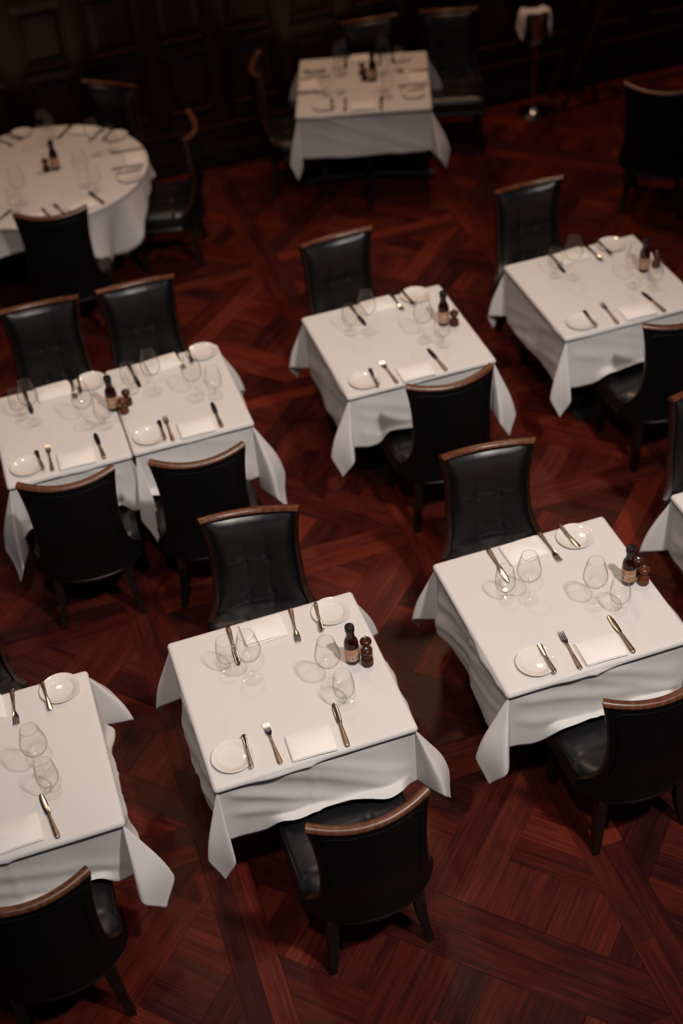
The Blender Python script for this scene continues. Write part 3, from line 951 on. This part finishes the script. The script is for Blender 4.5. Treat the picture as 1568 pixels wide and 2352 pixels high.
def mill_parts(m, knobby):
    body = MB().lathe([(.001, .0005), (.0235, .0005), (.0245, .002), (.0245, .012), (.0233, .0135), (.0242, .015), (.0240, .026), (.0215, .031), (.0150, .037), (.0128, .044), (.0138, .052), (.0175, .0575), (.001, .058)], 32).mesh('body', m, ang=.9)
    if knobby:
        head = MB().lathe([(.001, .0582), (.0160, .0582), (.0215, .0635), (.0243, .070), (.0236, .0755), (.0175, .081), (.009, .0845), (.001, .0865)], 32).mesh('head', m, ang=.9)
        knob = MB().lathe([(.001, .0862), (.0035, .0865), (.0030, .090), (.0058, .093), (.0062, .0965), (.0045, .1), (.001, .1012)], 16).mesh('knob', M['chrome'])
    else:
        head = MB().lathe([(.001, .0582), (.0160, .0582), (.0205, .063), (.0226, .070), (.0215, .077), (.0165, .083), (.001, .0862)], 32).mesh('head', m, ang=.9)
        knob = MB().lathe([(.001, .0855), (.0085, .0845), (.0075, .088), (.004, .0905), (.001, .091)], 16).mesh('knob', M['chrome'])
    return [('body', body), ('head', head), ('knob', knob)]
MILLS = {(a, b): mill_parts(M['mill2' if a else 'mill'], b) for a in (0, 1) for b in (0, 1)}
def mill(k, u, v, light, knobby, what, zoff=0):
    p = px(u, v, ZT)
    t = thing('pepper_mill' if knobby else 'salt_shaker', what, 'mill', (p.x, p.y, ZT + .0008), 0, 'turned wooden mills')
    for nm, me in MILLS[(light, knobby)]: link(nm, me, t)

# ------------------------------------------------------------------ place settings
def put_item(kind, k, side, x, y, rz, alt=0):
    tn = TNAME[k]
    where = 'on the %s side of the %s' % (side, tn)
    if k == 'R': where = 'at the %s place of the round table' % side
    if kind == 'plate': 
        o = link('bread_plate', plate_me, None, (x, y, ZT + .0004), rz); return tag(o, 'round white bread plate ' + where, 'plate', 'bread plates')
    if kind == 'napkin':
        o = link('napkin', NAPK[alt], None, (x, y, ZT + .0006), rz); return tag(o, 'folded white napkin ' + where, 'napkin', 'folded napkins')
    spec = dict(fork=('dinner_fork', 'steel fork', 'fork', [('handle', fork_handle), ('tines', fork_head)], 'dinner forks', .0006),
                knife=('table_knife', 'long table knife', 'knife', [('handle', kn_handle), ('blade', kn_blade)], 'table knives', .0006),
                bk=('butter_knife', 'small butter knife', 'knife', [('handle', bk_handle), ('blade', bk_blade)], 'butter knives', .0150),
                big=('wine_glass', 'tall wine glass', 'glass', BIG, 'wine glasses', .0004),
                small=('water_glass', 'short stemmed glass', 'glass', SMALL, 'short stemmed glasses', .0004))[kind]
    t = thing(spec[0], spec[1] + ' ' + where, spec[2], (x, y, ZT + spec[5]), rz, spec[4])
    for nm, me in spec[3]: link(nm, me, t)
    return t

STD = dict(plate=(-.285, .117), bk=(-.226, .123), fork=(-.130, .123), napkin=(0, .080), knife=(.130, .118), big=(.150, .315), small=(.182, .210))
def standard(k, side, ex, ey, rz, sc=1., skip=(), rnd=None):
    """a whole setting; ex, ey: middle of the table edge, rz: turn of the diner's forward direction from +y"""
    c, s_ = cos(rz), sin(rz)
    for kind, (lx, ly) in STD.items():
        if kind in skip: continue
        lx *= sc
        put_item(kind, k, side, ex + lx * c - ly * s_, ey + lx * s_ + ly * c, rz + (random.uniform(-.06, .06) if kind not in ('plate', 'big', 'small') else 0))

def measured(k, side, flip, plate=None, bk=None, fork=None, napkin=None, knife=None, big=None, small=None, alt=0):
    base = pi if flip else 0
    z = ZT + .003
    if plate: p = px(*plate, z); put_item('plate', k, side, p.x, p.y, base)
    for kind, seg, zz in (('bk', bk, .765), ('fork', fork, z), ('knife', knife, z)):
        if seg:      # pixels of the tip and of the handle end
            a, b = px(*seg[0], zz), px(*seg[1], zz); d = a - b
            put_item(kind, k, side, (a.x + b.x) / 2, (a.y + b.y) / 2, atan2(-d.x, d.y))
    if napkin:
        q = [px(*c, z + .01) for c in napkin]; c = sum(q, Vector()) / 4; d = (q[1] - q[0]) + (q[2] - q[3])
        put_item('napkin', k, side, c.x, c.y, atan2(d.y, d.x) + (pi if flip else 0), alt)
    for kind, u in (('big', big), ('small', small)):
        if u: p = px(*u, ZT); put_item(kind, k, side, p.x, p.y, random.uniform(0, 6))

measured('A', 'near', 0, (535, 1740), ((559, 1688), (579, 1765)), ((609, 1662), (645, 1756)), ((653, 1690), (755, 1663), (775, 1720), (672, 1750)), ((765, 1615), (799, 1716)), (759.5, 1573), (793.4, 1617))
measured('A', 'far', 1, (760, 1407), ((740, 1450), (724, 1386)), ((685, 1474), (667, 1400)), ((545, 1435), (645, 1405), (657, 1458), (565, 1484)), ((549, 1530), (523, 1440)), (581, 1558), (527, 1538), alt=1)
measured('B', 'near', 0, (1231, 1522), ((1238, 1482), (1274, 1545)), ((1287, 1455), (1333, 1537)), ((1325, 1478), (1408, 1455), (1437, 1500), (1350, 1525)), ((1396, 1414), (1455, 1499)), (1363, 1391), (1421, 1402))
measured('B', 'far', 1, (1320, 1235), ((1330, 1258), (1283, 1206)), ((1283, 1287), (1241, 1228)), ((1148, 1257), (1233, 1230), (1253, 1268), (1172, 1295)), ((1168, 1338), (1120, 1262)), (1214, 1377), (1160, 1375))
measured('C', 'near', 0, (838, 875), ((848, 846), (870, 890)), ((877, 835), (911, 878)), ((909, 843), (977, 826), (1000, 860), (930, 877)), ((983, 802), (1024, 850)), (974, 782), (1016, 792))
measured('C', 'far', 1, (953, 680), ((951, 700), (921.5, 667)), ((922, 710), (899, 677)), ((828, 694), (890, 679), (905, 703), (850, 719)), ((840, 748), (804, 702)), (846, 763), (806, 765))
measured('D', 'near', 0, (1335, 741), ((1341, 714.5), (1369, 750)), ((1382, 699), (1418, 742.5)), ((1419, 705), (1484, 693), (1506, 716), (1441, 735)), ((1474, 671), (1526.5, 716)), (1455, 657), (1502, 662))
measured('D', 'far', 1, (1403, 564), ((1405, 585), (1371, 554)), ((1379, 598), (1347.6, 567)), ((1267, 588), (1330, 570), (1357, 582), (1295, 606)), ((1298, 629), (1262, 582)), (1315, 638), (1274.5, 634))
measured('Er', 'near', 0, (344, 1002), ((365, 968), (379.5, 1008)), ((379.5, 961.6), (397, 1010.7)), ((404, 975), (487, 955), (493, 984), (417, 1004)), ((486.6, 926), (509, 979.5)), (451, 915), (495.5, 910))
measured('Er', 'far', 1, (464, 810), ((442, 832), (429.5, 796)), ((420, 843), (404, 810)), ((344, 826), (395, 812), (403, 838), (352, 856)), ((321, 888), (297, 841)), (357, 901), (303.6, 899))
measured('El', 'near', 0, (63, 1072), ((82.7, 1036), (101, 1079)), ((109, 1023), (121.4, 1084)), ((129, 1045), (210, 1025), (222, 1058), (138, 1078)), ((217, 994), (241, 1054.5)), (203, 978), (243, 979))
measured('El', 'far', 1, (208, 878), ((186, 904.5), (178.6, 861.6)), ((173.5, 913), (163, 874)), ((86, 890), (151, 873), (158, 903), (92, 922)), ((75.5, 953.5), (55, 895)), (80.6, 970), (50, 958.6))
measured('F', 'far', 1, (138.4, 1584), ((118, 1634), (95, 1561.6)), ((39, 1665), (27, 1582.6)), ((-100, 1625), (0, 1597), (8, 1640), (-85, 1668)))
measured('F', 'near', 0, None, None, None, ((-28, 1905), (85, 1866), (103, 1922), (-12, 1965)), ((92.4, 1822), (134.8, 1927.5)), (99.6, 1773.5), (121, 1820.6))

gx, gy, gr = TAB['G']
for side, ang, half in (('near', 0, .48), ('right', pi / 2, .465), ('far', pi, .48), ('left', -pi / 2, .465)):
    a = gr + ang
    standard('G', side, gx + half * sin(a), gy - half * cos(a), a, .95)
for side, th in (('near', -73), ('right', -8), ('far right', 52), ('far left', 117), ('near left', -133)):
    t_ = th * pi / 180; a = t_ + pi / 2
    standard('R', side, .36 + .70 * cos(t_), 8.43 + .70 * sin(t_), a, .95)

bottle('A', 810, 1517, 0); bottle('B', 1442, 1336, -.85); bottle('C', 1019, 744, -.5); bottle('D', 1478, 621, -.7)
bottle('El', 262, 939, -1.0); bottle('G', 857, 184, -.6); bottle('R', 129, 388, -.4)
mill('A', 844, 1524, 0, 0, 'dark wooden shaker with silver top, in front on the front middle table')
mill('A', 842, 1502, 0, 1, 'wooden pepper mill with ball knob behind the shaker, front middle table')
mill('B', 1476, 1338, 1, 1, 'orange-brown wooden pepper mill beside the bottle on the front right table')
mill('B', 1462, 1317, 0, 0, 'dark wooden shaker half hidden behind the bottle on the front right table')
mill('C', 1043, 746, 0, 1, 'turned wooden pepper mill on the middle table of the second row')
mill('D', 1506, 612, 0, 1, 'turned wooden pepper mill on the right table of the second row')
mill('El', 286, 947, 1, 1, 'front one of two wooden mills beside the bottle on the joined tables')
mill('El', 294, 928, 0, 0, 'rear one of two wooden mills beside the bottle on the joined tables')
mill('G', 838, 184, 0, 1, 'front dark mill on the far square table by the wall')
mill('G', 832, 171, 0, 0, 'rear dark mill on the far square table by the wall')
mill('R', 108, 393, 0, 1, 'dark mill left of the bottle on the round table')

# ------------------------------------------------------------------ ice bucket stand with a napkin
bx_, by_ = 4.223, 9.20
t = thing('bucket_stand', 'slim chrome stand with a round foot, by the wall', 'stand', (bx_, by_, 0))
link('foot', MB().lathe([(.001, .0), (.105, .0), (.108, .006), (.085, .016), (.040, .030), (.018, .055), (.012, .07), (.001, .07)], 40).mesh('foot', M['chrome'], ang=1), t)
link('pole', MB().lathe([(.012, .06), (.012, .56), (.02, .575), (.02, .585), (.001, .585)], 20).mesh('pole', M['chrome'], ang=1), t)
link('ring', MB().lathe([(.07, .585), (.078, .585), (.078, .600), (.07, .600), (.001, .592)], 32).mesh('ring', M['chrome'], ang=1), t)
t = thing('ice_bucket', 'metal ice bucket on the slim stand', 'bucket', (bx_, by_, .6015))
link('body', MB().lathe([(.001, .0), (.062, .0), (.066, .01), (.085, .19), (.094, .205), (.096, .212), (.092, .212), (.082, .19), (.06, .012), (.001, .01)], 40).mesh('body', M['chrome'], ang=1), t)
hm = MB()
for sg in (-1, 1): hm.tube([(sg * (.076 + .02 * sin(pi * k / 8)), .022 * cos(pi * k / 8), .13 + .0) for k in range(9)], .004, 8)
link('handles', hm.mesh('handles', M['chrome']), t)
# napkin laid over the bucket rim: a sheet over an upturned frustum with falling points
vs, fs = [], []; n, mcol = 44, 14     # folded band hanging over both sides of the rim
for j in range(mcol + 1):
    for i in range(n + 1):
        a = -.25 + .47 * i / n; w = j / mcol * 2 - 1
        side = -1 if a < 0 else 1; R0 = .100; e = abs(a)
        hw = .062 + .050 * sstep(.02, .2, e) * (1.15 if side < 0 else .85)
        y = w * hw + (.03 if side < 0 else -.02) * sstep(.05, .25, e)
        rim = sqrt(max(R0 * R0 - y * y * .7, .003))
        if e < rim: x, z = a, .014 - .030 * (1 - (e / rim) ** 2) * (1 - .5 * w * w)
        else:
            d = e - rim; x = side * (rim + .012 * sstep(0, .03, d) + d * .18); z = .014 - d * .92 - .03 * abs(w) ** 2 * sstep(0, .1, d)
        vs.append((x, y + .006 * sin(a * 40 + w * 3), z + .004 * sin(w * 5 + a * 12)))
for j in range(mcol):
    for i in range(n): fs.append((j * (n + 1) + i, j * (n + 1) + i + 1, (j + 1) * (n + 1) + i + 1, (j + 1) * (n + 1) + i))
o = link('draped_napkin', mesh('draped_napkin', vs, fs, M['cloth']), None, (bx_, by_, .8165), -.2)
sm = o.modifiers.new('thickness', 'SOLIDIFY'); sm.thickness = .002; sm.offset = 1
tag(o, 'white napkin draped over the ice bucket', 'napkin')

# folding stand of dark wood in the corner
t = thing('folding_stand', 'dark wooden folding stand leaning in the dim corner', 'stand', (4.55, 9.28, 0))
for yy in (-.13, .13):
    link('leg', MB().bar((-.10, yy, .012), (.26, yy, .86), .022).mesh('leg', M['wall'], True, .5), t)
    link('leg', MB().bar((.20, yy * .8, .012), (-.02, yy * .8, .86), .022).mesh('leg', M['wall'], True, .5), t)
link('crossbar', MB().bar((.26, -.14, .85), (.26, .14, .85), .018).mesh('crossbar', M['wall'], True, .5), t)
link('crossbar', MB().bar((-.02, -.12, .85), (-.02, .12, .85), .018).mesh('crossbar', M['wall'], True, .5), t)
